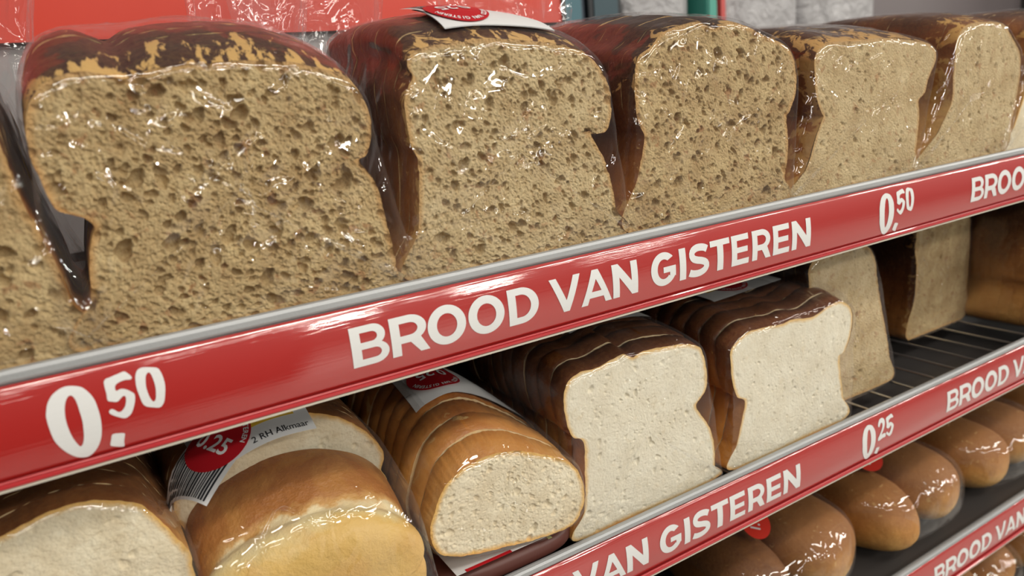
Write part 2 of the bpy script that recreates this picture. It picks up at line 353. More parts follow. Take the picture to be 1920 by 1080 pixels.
# ------------------------------------------------------------------ the wall unit: shelves, rails and tickets
SH = [dict(z=1.300, y=0.0, x=0.0), dict(z=1.11295, y=.01337, x=.00789), dict(z=.92469, y=.02372, x=.02266), dict(z=.7370, y=.034, x=.036)]
PER = .5082; X0, X1 = -.85, 1.55; TICK = .039
SURF = [1.3400, 1.1500, .9620, .7740]
BULGE = .0030
def tick_y(z, s):   # ticket bows a little towards the aisle
    t = (z - s['z'] - TICK / 2) / (TICK / 2)
    return s['y'] - .0012 + BULGE * t * t
names_row = ['top', 'second', 'third', 'bottom']
for i, s in enumerate(SH):
    y0, z0, sf = s['y'], s['z'], SURF[i]
    lab = ['top shelf of the display, galvanised front rail under the brown loaves', 'second shelf of the display, wire rack under the white loaves', 'third shelf of the display, holding the bagged rolls', 'lowest shelf in view, under the third price rail'][i]
    sh = empty('display_shelf', (0, y0, z0), lab, 'shelf', 'shelves of the bread display')
    m = MB()   # galvanised front rail: rounded top, flat face behind the ticket
    top = z0 + .04415 - z0
    prof = [(.0030, -.001), (.0030, .0385), (.0012, .0392), (.0006, .0402), (.0006, .0425), (.0014, .0438), (.0030, top), (.0046, .0439), (.0056, .0426), (.0060, .0405), (.0062, .0368), (.0110, .0366), (.0110, .033), (.0052, .033), (.0052, -.001)]
    m.extrude_x(prof, X0, X1); r = m.build('front_rail', METAL, sh)
    m = MB()   # clear holder lip at the foot of the ticket with a cream rear edge
    pr = [(-.0004, -.0002), (-.0012, .0004), (-.0012, .0014), (-.0004, .0019), (.0016, .0019), (.0016, -.0002)]
    m.extrude_x(pr, X0, X1); m.extrude_x([(-.0008, .0022), (-.0003, .0028), (.0002, .0028), (.0002, .0022)], X0, X1)
    m.build('ticket_holder_lip', EDGE, sh)
    m = MB(); m.extrude_x([(-.0008, -.0012), (-.0008, -.0002), (.0052, -.0002), (.0052, -.0012)], X0, X1); m.build('lower_edge', CREAM, sh)
    if i == 1:
        m = MB(); m.box(X0, X1, .011, .014, .0340, .0366); m.box(X0, X1, .15, .153, .0300, .0330); m.box(X0, X1, .285, .288, .0340, .0366); m.build('cross_bar', WIRE, sh)
        k = 0
        x = .4917 - .0322 * 41
        while x < X1:
            m = MB(); m.tube([(x, .0098, .0350), (x, .014, .0356), (x, .288, .0356)], .0012, 8)
            o = m.build('rack_wire', WIRE, sh, True); x += .0322
        m = MB(); m.box(X0, X1, .012, .29, .006, .010); m.build('tray', TRAY, sh)
        m = MB(); m.box(X0, X1, .288, .291, .006, .037); m.build('rear_rail', TRAY, sh)
    else:
        m = MB(); m.box(X0, X1, .0111, .29, sf - z0 - .003, sf - z0 - .0002); m.build('tray', TRAY, sh)
    # ticket strip
    n = 14; zz = np.linspace(.0020, .0383, n + 1)
    V = []; F = []
    for z in zz: V += [(X0, tick_y(z0 + z, s) - y0, z), (X1, tick_y(z0 + z, s) - y0, z)]
    for z in zz: V += [(X0, tick_y(z0 + z, s) - y0 + .0005, z), (X1, tick_y(z0 + z, s) - y0 + .0005, z)]
    for k in range(n): F += [(2*k, 2*k+1, 2*k+3, 2*k+2), (2*(n+1)+2*k+2, 2*(n+1)+2*k+3, 2*(n+1)+2*k+1, 2*(n+1)+2*k)]
    N2 = 2 * (n + 1); F += [(0, N2, N2 + 1, 1), (2*n, 2*n+1, N2+2*n+1, N2+2*n)]
    if i == 3: continue
    tk = empty('price_strip', (0, y0, z0), ['red price strip reading 0.50 below the brown loaves on the top shelf', 'red price strip reading 0.25 below the white loaves on the second shelf', 'red price strip at the lower right under the bagged rolls'][i], 'price strip', 'red price strips on the shelf edges')
    o = mesh_np('ticket_card', np.array(V), F, RED, tk, True)
    # lettering
    def letter(name, loops, ox, oz, sx, sz):
        v2, f = fill2d(loops)
        bm = bmesh.new(); vs = [bm.verts.new((ox + a * sx, 0, oz + b * sz)) for a, b in v2]
        for ff in f:
            try: bm.faces.new([vs[q] for q in ff])
            except ValueError: pass
        for zc in np.arange(oz, oz + 40 * .001, .0018):
            bmesh.ops.bisect_plane(bm, geom=bm.verts[:] + bm.edges[:] + bm.faces[:], plane_co=(0, 0, zc), plane_no=(0, 0, 1))
        for v in bm.verts: v.co.y = tick_y(z0 + v.co.z, s) - y0 - .00022
        for ff in bm.faces:
            ff.normal_update()
            if ff.normal.y > 0: ff.normal_flip()
        me = bpy.data.meshes.new(name); bm.to_mesh(me); bm.free(); me.materials.append(WHITE_L)
        ob = bpy.data.objects.new(name, me); COL.objects.link(ob); ob.parent = tk
    for k in (-1, 0, 1, 2):
        bx = s['x'] + k * PER
        for ch, a, b in WORD:
            if X0 < bx + a and bx + b < X1:
                letter('letter', glyph(ch, (b - a) / .0190), bx + a, .0103, .0190, .0190)
        px = bx - .1233
        if px > X0 and px + .05 < X1:
            digs = [('large_digit', D_ZERO), ('decimal_point', D_DOT)] + ([('small_digit', D_FIVE), ('small_digit', D_SMALL0)] if i == 0 else [('small_digit', D_TWO), ('small_digit', D_FIVE_R)])
            for nm, lp in digs: letter(nm, smooth_loops(lp), px, 0, .001, .001)
# back of the unit
m = MB(); m.box(X0, .3385, .300, .306, 1.345, 1.525); m.box(.3385, X1, .300, .306, 1.345, 1.478); setp(m.build('wall_back', BACKG), kind='structure')
for i in (1, 2, 3):
    m = MB(); m.box(X0, X1, .3250, .331, SURF[i] - .02, SURF[i - 1] - .012)
    o = m.build('back_panel', BACKR if i == 1 else TRAY); setp(o, ['', 'red back panel behind the white loaves on the second shelf', 'dark back panel behind the rolls on the third shelf', 'dark back panel behind the lowest shelf'][i], 'panel')
sg = empty('hanging_sign', (-.25, .294, 1.60), 'plain red orange sign board above and behind the top row of loaves', 'sign')
m = MB(); m.box(-.60, .585, -.002, .003, -.110, .14); m.build('board', ORANGE, sg)
m = MB(); m.box(.585, .589, -.004, .005, -.110, .14); m.build('end_trim', TRAY, sg)
m = MB(); m.box(-3, 16, -9.6, 3, -.05, 0); t = NT('pale_floor_tiles'); v = t.coord()
bk = t.new('ShaderNodeTexBrick'); bk.inputs['Scale'].default_value = 1.6; bk.offset = 0; bk.inputs['Color1'].default_value = (.74, .72, .68, 1); bk.inputs['Color2'].default_value = (.70, .68, .64, 1); bk.inputs['Mortar'].default_value = (.3, .29, .28, 1); bk.inputs['Mortar Size'].default_value = .01
t.link(v, bk.inputs['Vector']); t.link(bk.outputs['Color'], t.bsdf.inputs['Base Color']); t.bsdf.inputs['Roughness'].default_value = .35
setp(m.build('floor', t.m), kind='structure')
m = MB(); m.box(-3.0, 16.0, -9.6, -9.5, 0, 3.3); setp(m.build('wall_opposite', plain('pale_wall', (.72, .71, .68), .6)), kind='structure')
m = MB(); m.box(-3.0, .50, -3.1, -2.3, 0.001, 1.95)  # unseen dark unit, added to darken the left of the price strip's reflection
for q in range(5): m.box(-3.0, .50, -2.32, -2.28, .3 + q * .38, .34 + q * .38)
setp(m.build('added_gondola', plain('added_gondola_dark', (.035, .03, .03), .5)), 'unseen dark shelving unit added across the aisle to darken the strip reflection', 'shelving')
m = MB(); m.box(X0, X1, .035, .33, .0, .70); setp(m.build('shelf_base', TRAY), 'dark plinth cabinet at the foot of the bread display', 'cabinet')
m = MB(); m.box(X0, X1, .31, .324, .70, 1.345); setp(m.build('trim_1', TRAY), kind='structure')

# ------------------------------------------------------------------ bread
def hull(P):
    P = sorted(map(tuple, P)); 
    def half(Q):
        h = []
        for p in Q:
            while len(h) > 1 and (h[-1][0]-h[-2][0])*(p[1]-h[-2][1]) - (h[-1][1]-h[-2][1])*(p[0]-h[-2][0]) <= 0: h.pop()
            h.append(p)
        return h
    a = half(P); b = half(P[::-1]); return np.array(a[:-1] + b[:-1])
def outline_noise(P, amp, seed):
    rs = np.random.RandomState(seed); n = len(P); s = np.arange(n) / n * 2 * math.pi; d = np.zeros(n)
    for f, a in ((5, .5), (11, .4), (23, .35), (47, .3), (83, .2)): d += a * np.sin(f * s + rs.rand() * 7) * rs.uniform(.5, 1.2)
    T = np.roll(P, -1, 0) - np.roll(P, 1, 0); T /= np.linalg.norm(T, axis=1)[:, None] + 1e-9
    return P + np.c_[T[:, 1], -T[:, 0]] * (d * amp)[:, None]
def pore_map(w, h, seed, n, rmed, rmax, depth, step=.00028):
    """height field of the cut crumb: pits of many sizes"""
    rs = np.random.RandomState(seed); nx, nz = int(w / step) + 2, int(h / step) + 2
    H = np.zeros((nz, nx), np.float32)
    nb = int(n * .20)
    r = np.r_[np.clip(rmed * 1.5 * np.exp(rs.randn(nb) * .38), rmed, rmax), np.clip(rmed * .72 * np.exp(rs.randn(int(n * 1.6)) * .3), rmed * .35, rmed * 1.3)]
    n = len(r)
    for k in np.argsort(-r)[::-1]:
        a = r[k] * rs.uniform(1, 1.45); b = r[k] / rs.uniform(1, 1.25); th = rs.uniform(0, math.pi)
        cx, cz = rs.rand() * w, rs.rand() * h; R = int(a * 1.25 / step) + 1; ix, iz = int(cx / step), int(cz / step)
        x0, x1, y0, y1 = max(0, ix - R), min(nx, ix + R + 1), max(0, iz - R), min(nz, iz + R + 1)
        if x0 >= x1 or y0 >= y1: continue
        X, Y = np.meshgrid(np.arange(x0, x1) * step - cx, np.arange(y0, y1) * step - cz)
        u = (X * math.cos(th) + Y * math.sin(th)) / a; v = (-X * math.sin(th) + Y * math.cos(th)) / b
        ang = np.arctan2(v, u); d2 = (u * u + v * v) * (1 + .22 * np.sin(3 * ang + th * 5) + .12 * np.sin(5 * ang + th))
        pit = -(depth * 1.6 if k < nb else depth * .85) * r[k] * np.clip(1 - d2 ** 1.5, 0, 1) ** .4
        H[y0:y1, x0:x1] = np.minimum(H[y0:y1, x0:x1], pit.astype(np.float32))
    # surface roughness
    for c, a in ((.0050, .00012), (.0016, .00007), (.0008, .00006)):
        g = rs.randn(int(h / c) + 3, int(w / c) + 3)
        yi = np.arange(nz) * step / c; xi = np.arange(nx) * step / c
        y0 = yi.astype(int); x0 = xi.astype(int); fy = (yi - y0)[:, None]; fx = (xi - x0)[None]
        fy = fy * fy * (3 - 2 * fy); fx = fx * fx * (3 - 2 * fx)
        G = (g[y0][:, x0] * (1 - fx) + g[y0][:, x0 + 1] * fx) * (1 - fy) + (g[y0 + 1][:, x0] * (1 - fx) + g[y0 + 1][:, x0 + 1] * fx) * fy
        H += (G * a).astype(np.float32)
    return H, step
def sample(H, step, x, z):
    xi = np.clip(x / step, 0, H.shape[1] - 2); zi = np.clip(z / step, 0, H.shape[0] - 2); x0 = xi.astype(int); z0 = zi.astype(int); fx = xi - x0; fz = zi - z0
    return (H[z0, x0] * (1 - fx) + H[z0, x0 + 1] * fx) * (1 - fz) + (H[z0 + 1, x0] * (1 - fx) + H[z0 + 1, x0 + 1] * fx) * fz

def disc_grid(P, centre, rings):
    """concentric rings of outline P (n,2) about centre; returns points (m,2), param r, faces"""
    n = len(P); rr = np.linspace(0, 1, rings + 1)[1:]
    rr = rr ** .9
    pts = [centre[None]] + [centre + (P - centre) * r for r in rr]
    r = np.r_[0, np.repeat(rr, n)]
    i = np.arange(n); j = (i + 1) % n
    F4 = []
    for k in range(rings - 1):
        a = 1 + k * n; b = 1 + (k + 1) * n
        F4.append(np.c_[a + i, b + i, b + j, a + j])
    tri = np.c_[np.zeros(n, int), 1 + i, 1 + j, 1 + j]
    return np.vstack(pts), r, np.vstack(F4), tri

class Loaf:
    """a bagged loaf: Empty at the base; slices (with crust), bag, label"""
    def __init__(s, name, pts, y, zb, label, ctg, group, crumb, crust, depth=.17, rise=.10, widen=.03, rise_len=.03, thick=.0115,
                 nper=500, rings=90, pores=(900, .0008, .003, .8), seed=1, jitter=.00012, gap=.00003, bevel=.00012, tilt=0., yfun=None, nslice=None, bag=True,
                 hullpad=.0018, turn=0., wr=(150, .0012), yb=None):
        P = np.array(pts) * .001; P[:, 1] += 1.30
        s.xc = (P[:, 0].min() + P[:, 0].max()) / 2; s.y = y; s.zb = zb
        s.root = empty(name, (s.xc, y, zb), label, ctg, group)
        if turn: s.root.rotation_euler.z = turn
        P = P - [s.xc, zb]; P[:, 1] = np.maximum(P[:, 1], .0006)
        # close along the base
        s.P = P; s.h = P[:, 1].max(); s.rise, s.widen, s.rl = rise, widen, rise_len; s.depth = depth; s.tilt = tilt
        rs = np.random.RandomState(seed); s.seed = seed
        Pf = cat(P, nper); Pf[:, 1] = np.maximum(Pf[:, 1], .0002)
        s.Pf = outline_noise(Pf, .00035, seed); s.Pf[:, 1] = np.maximum(s.Pf[:, 1], .0004)
        c = np.array([(s.Pf[:, 0].min() + s.Pf[:, 0].max()) / 2, s.h * .52])
        # --- front slice crumb
        pts2, r, F4, tri = disc_grid(s.Pf, c, rings)
        w = np.ptp(s.Pf[:, 0]) + .004; H, st = pore_map(w, s.h + .004, seed, *pores)
        hh = sample(H, st, pts2[:, 0] - s.Pf[:, 0].min() + .001, pts2[:, 1] + .001)
        edge = np.clip((1 - r) * 12, 0, 1); hh = hh * (.25 + .75 * edge)
        wob = .0007 * np.sin(pts2[:, 0] * 60 + seed) * np.cos(pts2[:, 1] * 45 + seed * 2)
        Y = -hh + wob + tilt * pts2[:, 1] - .0 * r
        V = np.c_[pts2[:, 0], Y, pts2[:, 1]]
        d = np.linalg.norm(s.Pf - c, axis=1); dist = np.r_[1, (1 - r[1:]) * np.tile(d, rings)]
        rim = np.clip(1 - dist / .004, 0, 1)
        nv = len(V)
        fr = np.vstack([F4, tri])[:, ::-1]
        me_o = mesh_np('slice', V, [tuple(f) if f[0] != f[1] else (f[1], f[2], f[3]) for f in fr] if False else fr_fix(fr), crumb, s.root, True, None, {'rim': rim})
        # --- slices behind
        ns = nslice or int(depth / thick); s.sl = []
        for k in range(ns):
            ya, yb_ = k * thick, (k + 1) * thick - gap
            dx, dz = (rs.randn() * jitter, abs(rs.randn()) * jitter) if k else (0, 0)
            n2 = 240 if k < 4 else 120
            Q = cat(P, n2) if k else s.Pf
            if k: Q = outline_noise(Q, .0003, seed * 31 + k)
            Q[:, 1] = np.maximum(Q[:, 1], .0004)
            n2 = len(Q); L = []
            ts = (0, .12, .5, .88, 1) if k else (0, .03, .5, .9, 1)
            for t in ts:
                yy = ya + t * (yb_ - ya); ins = bevel if t in (0, 1) else 0
                if k == 0 and t == 0: ins = .0001
                G = s.grow(Q, yy); cc = np.array([0, s.h * .5]); G = cc + (G - cc) * (1 - ins / .06)
                L.append(np.c_[G[:, 0] + dx, np.full(n2, yy) + tilt * Q[:, 1], G[:, 1] + dz])
            V = np.vstack(L); i = np.arange(n2); j = (i + 1) % n2
            F = np.vstack([np.c_[q * n2 + i, q * n2 + j, (q + 1) * n2 + j, (q + 1) * n2 + i] for q in range(len(ts) - 1)])
            if k == 0: sl = me_o
            else:
                body = []
                for q_, y_ in ((0, ya + .0002), (1, yb_ - .0002)):
                    G = s.grow(Q, y_); cc = np.array([0, s.h * .5]); G = cc + (G - cc) * (1 - bevel * 1.2 / .06)
                    body.append(np.c_[G[:, 0] + dx, np.full(n2, y_) + tilt * Q[:, 1], G[:, 1] + dz])
                Vb = np.vstack(body + [[[0, ya, s.h * .5]], [[0, yb_, s.h * .5]]])
                Fb = np.vstack([np.c_[i, j, n2 + j, n2 + i], np.c_[np.full(n2, 2 * n2), j, i, i], np.c_[np.full(n2, 2 * n2 + 1), n2 + i, n2 + j, n2 + j]])
                sl = mesh_np('slice', Vb, fr_fix(Fb), crumb, s.root, False, None, {'rim': np.r_[np.ones(2 * n2) * .5, 0, 0]})
            cr = mesh_np('crust', V, F, crust, sl, True)
            s.sl.append(sl)
        if bag: s.make_bag(hullpad, wr)
    def grow(s, Q, y):
        g = 1 - math.exp(-max(y, 0) / s.rl); e = max(0, (y - s.depth * .72) / (s.depth * .28)); g2 = 1 - .25 * e * e
        f = np.clip(Q[:, 1] / s.h, 0, 1) ** 1.5
        zz = Q[:, 1] * (1 + s.rise * g * f) * (1 - .06 * e * e)
        return np.c_[Q[:, 0] * (1 + s.widen * g * np.sqrt(f)) * (1 - .12 * e * e), zz]
    def make_bag(s, pad, wr, rough=1.):
        rs = np.random.RandomState(s.seed + 77)
        Hh = hull(cat(s.P, 200)); n = 400
        # resample hull evenly (polyline)
        Hc = np.vstack([Hh, Hh[:1]]); d = np.r_[0, np.cumsum(np.linalg.norm(np.diff(Hc, axis=0), axis=1))]; q = np.linspace(0, d[-1], n, endpoint=False)
        Q = np.c_[np.interp(q, d, Hc[:, 0]), np.interp(q, d, Hc[:, 1])]
        T = np.roll(Q, -1, 0) - np.roll(Q, 1, 0); T /= np.linalg.norm(T, axis=1)[:, None]; N = np.c_[T[:, 1], -T[:, 0]]
        s.HQ = Q
        ph = rs.rand(4) * 6; a = np.arange(n) / n * 2 * math.pi
        ext = pad * (1 + .3 * np.sin(3 * a + ph[0]) + .3 * np.sin(7 * a + ph[1]) + .2 * np.sin(13 * a + ph[2]))
        ext = np.maximum(ext, pad * .4)
        def ring(y, off, sc_in=1., yo=None):
            G = s.grow(Q, y); G = G + N * (ext * off)[:, None]; G[:, 1] = np.maximum(G[:, 1], .0001)
            c = np.array([0, s.h * .5]); G = c + (G - c) * sc_in
            return np.c_[G[:, 0], np.full(n, y if yo is None else yo) + s.tilt * G[:, 1], G[:, 1]]
        fy = -.0034; RF = .0065
        rings = []
        cc = np.array([0, s.h * .5])
        def fil(al):
            G = s.grow(Q, max(0, fy + RF * (1 - math.cos(al)))) + N * (np.minimum(ext, .0030) - RF * (1 - math.sin(al)))[:, None]; G[:, 1] = np.maximum(G[:, 1], .0001)
            return G, fy + RF * (1 - math.cos(al))
        G0, _ = fil(0.)
        for k in range(1, 84): G = cc + (G0 - cc) * (k / 84); rings.append(np.c_[G[:, 0], np.full(n, fy) + s.tilt * G[:, 1], G[:, 1]])
        for al in np.linspace(0, math.pi / 2, 12): G, yy = fil(al); rings.append(np.c_[G[:, 0], np.full(n, yy) + s.tilt * G[:, 1], G[:, 1]])
        for y in np.arange(.0050, s.depth * .99, .0022): rings.append(ring(y, 1.))
        for k in range(1, 7): rings.append(ring(s.depth * .99, 1., 1 - .16 * k, s.depth + .004 + .0025 * k))
        V = np.vstack([[[0, fy + s.tilt * s.h * .5, s.h * .5]]] + rings); i = np.arange(n); j = (i + 1) % n
        F = [np.c_[np.zeros(n, int), 1 + i, 1 + j, 1 + j][:, ::-1]]
        for k in range(len(rings) - 1): F.append(np.c_[1 + k * n + i, 1 + k * n + j, 1 + (k + 1) * n + j, 1 + (k + 1) * n + i])
        F = np.vstack(F)
        o = mesh_np('plastic_bag', V, fr_fix(F), FILM, s.root, True)
        wrinkle(o, rs, wr[0], wr[1], s)
        s.bag = o
def fr_fix(F):
    """quad array whose degenerate rows (last two equal) become triangles -> list"""
    F = np.asarray(F); out = []
    for f in F.tolist():
        q = []
        for v in f:
            if v not in q: q.append(v)
        out.append(tuple(q))
    return out
def wrinkle(o, rs, count, amp, s=None, length=(.012, .05), width=(.0012, .0028), inward=.35):
    me = o.data; n = len(me.vertices); co = np.empty(n * 3, np.float32); me.vertices.foreach_get('co', co); co = co.reshape(-1, 3)
    no = np.empty(n * 3, np.float32); me.vertices.foreach_get('normal', no); no = no.reshape(-1, 3)
    h = np.zeros(n)
    for k in range(count):
        p = co[rs.randint(n)]
        big = rs.rand() < .45; L = rs.uniform(.018, .055) if big else rs.uniform(.006, .018); w = rs.uniform(.0009, .0020)
        d = np.array([rs.randn() * .65, rs.randn() * .6, rs.randn() * .9]); d /= np.linalg.norm(d)
        bend = rs.uniform(-6, 6); q = np.cross(d, rs.randn(3)); q /= np.linalg.norm(q)
        dv = co - p; al = dv @ d; dv = dv - np.outer(bend * al * al, q); al = dv @ d
        perp = np.linalg.norm(dv - al[:, None] * d, axis=1)
        m = (np.abs(al) < L) & (perp < w * 2)
        prof = np.clip(1 - perp[m] / (w * 1.5), 0, 1)
        h[m] += (1 if s is None else np.clip(co[m][:, 2] / .008, 0, 1)) * amp * rs.uniform(.4, .9) * prof * np.cos(al[m] / L * math.pi / 2) * (1 if rs.rand() > inward else -.5)
    co2 = co + no * h[:, None]
    if s is not None: co2[:, 2] = np.maximum(co2[:, 2], .0001)
    me.vertices.foreach_set('co', co2.astype(np.float32).ravel()); me.update()

# ---- label: printed paper stuck on the bag over the top of a loaf
def make_label(L, cx, cy, rot, w=.078, h=.044, price='€ 0,62', disc=(-.014, -.002, 0.), dz=.0036, topf=None, barcode=True, amount='0.25', tx=(0., 0.)):
    """label frame (u right, v up) turned by rot, centred at (cx, cy) on the top of loaf L"""
    Q = L.HQ
    def top(x, y):
        if topf: return topf(x, y)
        G = L.grow(Q, y); idx = np.argsort(G[:, 0]); up = G[:, 1] > L.h * .4
        gx, gz = G[up][:, 0], G[up][:, 1]; k = np.argsort(gx)
        return float(np.interp(x, gx[k], gz[k]))
    cr, sr = math.cos(rot), math.sin(rot)
    V, F, M = [], [], []
    def put(v2, f, mat, lift):
        n = len(V)
        for u, v in v2:
            x = cx + u * cr - v * sr; y = cy + u * sr + v * cr
            V.append((x, y + 0, top(x, y) + dz + lift))
        for q in f: F.append(tuple(n + a for a in q)); M.append(mat)
    def rect(u0, u1, v0, v1, mat, lift, nu=1, nv=1):
        us = np.linspace(u0, u1, nu + 1); vs = np.linspace(v0, v1, nv + 1)
        put([(u, v) for v in vs for u in us], [(b * (nu + 1) + a, b * (nu + 1) + a + 1, (b + 1) * (nu + 1) + a + 1, (b + 1) * (nu + 1) + a) for b in range(nv) for a in range(nu)], mat, lift)
    rect(-w/2, w/2, -h/2, h/2, 0, 0, 26, 14)
    rect(-w/2, w/2, -h/2, h/2, 0, -.0004, 26, 14)
    rect(w*.10 + tx[0], w*.10 + tx[0] + .022, -.002 + tx[1], .007 + tx[1], 2, .0002, 8, 3)
    v2, f = text2d(price, .0075, .012); put([(a + w*.12 + tx[0], b + tx[1]) for a, b in v2], f, 3, .0004)
    v2, f = text2d('2 RH Alkmaar', .0050, .006); put([(a + w*.06 + tx[0], b - h/2 + .004 + tx[1] * .4) for a, b in v2], f, 3, .0003)
    rs = np.random.RandomState(L.seed)
    # discount sticker: red disc with the price in the middle and the words round its rim, barcode beside it
    du, dv, dr = disc; c2, s2 = math.cos(dr), math.sin(dr)
    def dp(a, b): return (du + a * c2 - b * s2, dv + a * s2 + b * c2)
    R = .0165
    if barcode:
        g = [(a, b) for b in np.linspace(-R - .010, -R*.2, 8) for a in np.linspace(-R, R, 12)]
        put([dp(a, b) for a, b in g], [(b*12 + a, b*12 + a + 1, (b+1)*12 + a + 1, (b+1)*12 + a) for b in range(7) for a in range(11)], 0, .0005)
        u = -R + .002
        while u < R - .003:
            bw = rs.choice([.0004, .0007, .0011]); g = [(u, z) for z in np.linspace(-R - .009, -R*.4, 6)] + [(u + bw, z) for z in np.linspace(-R - .009, -R*.4, 6)]
            put([dp(a, b) for a, b in g], [(k, 6 + k, 7 + k, k + 1) for k in range(5)], 3, .0007); u += bw + rs.choice([.0005, .0008])
    n = 36; pts = [dp(0, 0)] + [dp(R * q * math.cos(2*math.pi*k/n), R * q * math.sin(2*math.pi*k/n)) for q in (.33, .66, 1) for k in range(n)]
    f = [(0, 1 + k, 1 + (k+1) % n) for k in range(n)] + [(1 + q*n + k, 1 + (q+1)*n + k, 1 + (q+1)*n + (k+1) % n, 1 + q*n + (k+1) % n) for q in (0, 1) for k in range(n)]
    put(pts, f, 1, .0009)
    v2, f = text2d(amount, .0115, .02, 'CENTER'); put([dp(a, b - .0065) for a, b in v2], f, 4, .0012)
    txt = 'BROOD VAN GISTEREN'
    for k, ch in enumerate(txt):
        if ch == ' ': continue
        an = math.radians(165 - 150 * k / (len(txt) - 1)) ; v2, f = text2d(ch, .0036, .02, 'CENTER')
        rr = R - .0038; t_ = an - math.pi / 2
        put([dp(rr * math.cos(an) + a * math.cos(t_) - b * math.sin(t_), rr * math.sin(an) + a * math.sin(t_) + b * math.cos(t_)) for a, b in v2], f, 4, .0012)
    o = mesh_np('price_label', np.array(V), F, [PAPER, LRED, LYEL, LBLK, LWHT], L.root, False, M)
    return o

BRW = 'brown loaves on the top shelf'; WHT = 'white loaves on the second shelf'; OTH = 'brown loaves at the back of the second shelf'
CRUST_T = crust_mat('dark_top_crust', .02, .14, DARKTOP, flake_zone=(.0, .02), flake_th=.64)
CRUST_T1 = crust_mat('mottled_tiger_crust', .0, .118, DARKTOP, flake=(.62, .38, .13), flake_zone=(.003, .030), flake_th=.62, flake_scale=80, stretch=(1.9, .55, .9))
CRUST_T3 = crust_mat('very_dark_crust', .0, .11, DARKTOP, flake_zone=(-.002, .016), flake_th=.645)
CRUST_T4 = crust_mat('flaky_crust', .01, .13, DARKTOP, flake=(.58, .33, .11), flake_zone=(.0, .05), flake_th=.60, flake_scale=90)
CRUST_T5 = crust_mat('orange_side_crust', .03, .135, MIDTOP, flake=(.60, .34, .10), flake_zone=(.0, .035), flake_th=.62, flake_scale=90)
CRUST_W = crust_mat('glossy_brown_crust', .0, .115, [(0., (.60, .27, .05)), (.40, (.50, .19, .035)), (.62, (.22, .06, .012)), (.8, (.12, .032, .009)), (1., (.10, .028, .008))], flake=(.55, .30, .09), flake_th=.70, rough=.33)
CRUST_C = crust_mat('golden_round_crust', .02, .125, [(0., (.60, .33, .10)), (.40, (.50, .21, .045)), (.62, (.34, .11, .02)), (.85, (.16, .045, .010)), (1., (.10, .03, .008))], flake=(.60, .38, .15), flake_th=.66, flake_scale=60, rough=.38)

L0P = [(-102, 40), (-102, 63.5), (-104.5, 80.7), (-107, 93.2), (-109, 100.4), (-110, 107.4), (-111, 117.3), (-112, 130.7), (-114.5, 138.3), (-115.9, 144.3), (-127.1, 149.5), (-146.3, 152.5), (-180, 153), (-210, 150), (-228, 142), (-236, 128), (-236, 112), (-226, 102), (-228, 80), (-231, 40)]
L1P = [(-97.7, 40), (-95.0, 62.6), (-93.1, 75.1), (-90.3, 85.1), (-88.2, 89.9), (-90.7, 93.5), (-94.7, 95.7), (-99.4, 98.3), (-101.2, 103.2), (-102.5, 111.3), (-103.8, 119.2), (-102.5, 128.6), (-99.4, 136.8), (-94.7, 143.0), (-88.2, 145.9), (-79.2, 147.0), (-70.4, 144.2), (-66.1, 143.2), (-55.9, 146.6), (-34.1, 148.0), (-8.9, 147.0), (8.7, 143.0), (19.8, 137.9), (25.9, 129.9), (28.6, 119.2), (27.4, 109.8), (24.6, 104.2), (20.5, 102.2), (23.5, 97.1), (27.2, 90.5), (29.1, 79.1), (30.4, 63.7), (31.3, 45.3), (31.0, 40.)]
L2P = [(41.2, 40), (45.0, 66.3), (47.4, 83.9), (48.9, 98.8), (46.4, 106.5), (45.8, 115.1), (45.9, 126.0), (48.8, 132.9), (51.4, 136.3), (49.5, 141.8), (52.0, 146.8), (59.9, 149.5), (82.4, 151.4), (103.0, 150.9), (127.9, 148.4), (145.9, 144.3), (154.2, 139.9), (160.7, 133.2), (165.3, 121.9), (165.1, 110.7), (161.1, 101.1), (153.4, 100.7), (150.3, 101.9), (153.3, 94.8), (158.8, 85.5), (163.3, 71.8), (165.3, 58.0), (164.5, 40)]
L3P = [(176.5, 40), (181.9, 72.7), (186.3, 85.5), (188.4, 95.2), (184.6, 103.2), (182.7, 114.1), (183.0, 126.8), (185.7, 138.1), (195.7, 143.3), (204.0, 150.3), (216.7, 153.5), (230.5, 155.5), (239.7, 153.4), (246.8, 152.0), (259.0, 154.6), (274.0, 150.6), (291.3, 144.2), (305.7, 139.0), (314.0, 131.4), (317.3, 120.3), (316.0, 108.2), (310.4, 98.7), (307.5, 94.0), (309.0, 83.9), (308.5, 68.7), (305.6, 56.3), (303.0, 40)]
L4P = [(314.9, 40), (326.7, 60.0), (335.5, 78.6), (341.4, 88.3), (344.3, 91.9), (342.3, 94.7), (337.1, 104.0), (334.9, 116.7), (334.7, 130.3), (341.5, 136.8), (351.4, 139.0), (386.9, 139.3), (408.9, 139.7), (432.0, 138.4), (456.3, 134.9), (469.2, 128.9), (471.1, 121.8), (463.4, 108.2), (459.1, 98.6), (452.1, 93.5), (453.6, 80.5), (450.9, 59.1), (441, 40)]
L5P = [(450.2, 40.0), (474.9, 63.8), (491.6, 82.9), (496.1, 91.4), (496.0, 106.1), (497.2, 120.4), (498.4, 134.7), (509.4, 144.2), (533.9, 146.6), (563.0, 144.0), (577.8, 134.5), (592.0, 121.6), (595.8, 107.3), (592.6, 87.0), (585.9, 68.3), (570.0, 40)]
L6P = [(x + 150, z) for x, z in L3P][0:0] or [(578.0, 40), (590, 60), (604, 85), (612, 95), (609, 110), (610, 126), (616, 137), (640, 144), (690, 146), (722, 140), (735, 128), (737, 112), (728, 100), (732, 80), (735, 40)]

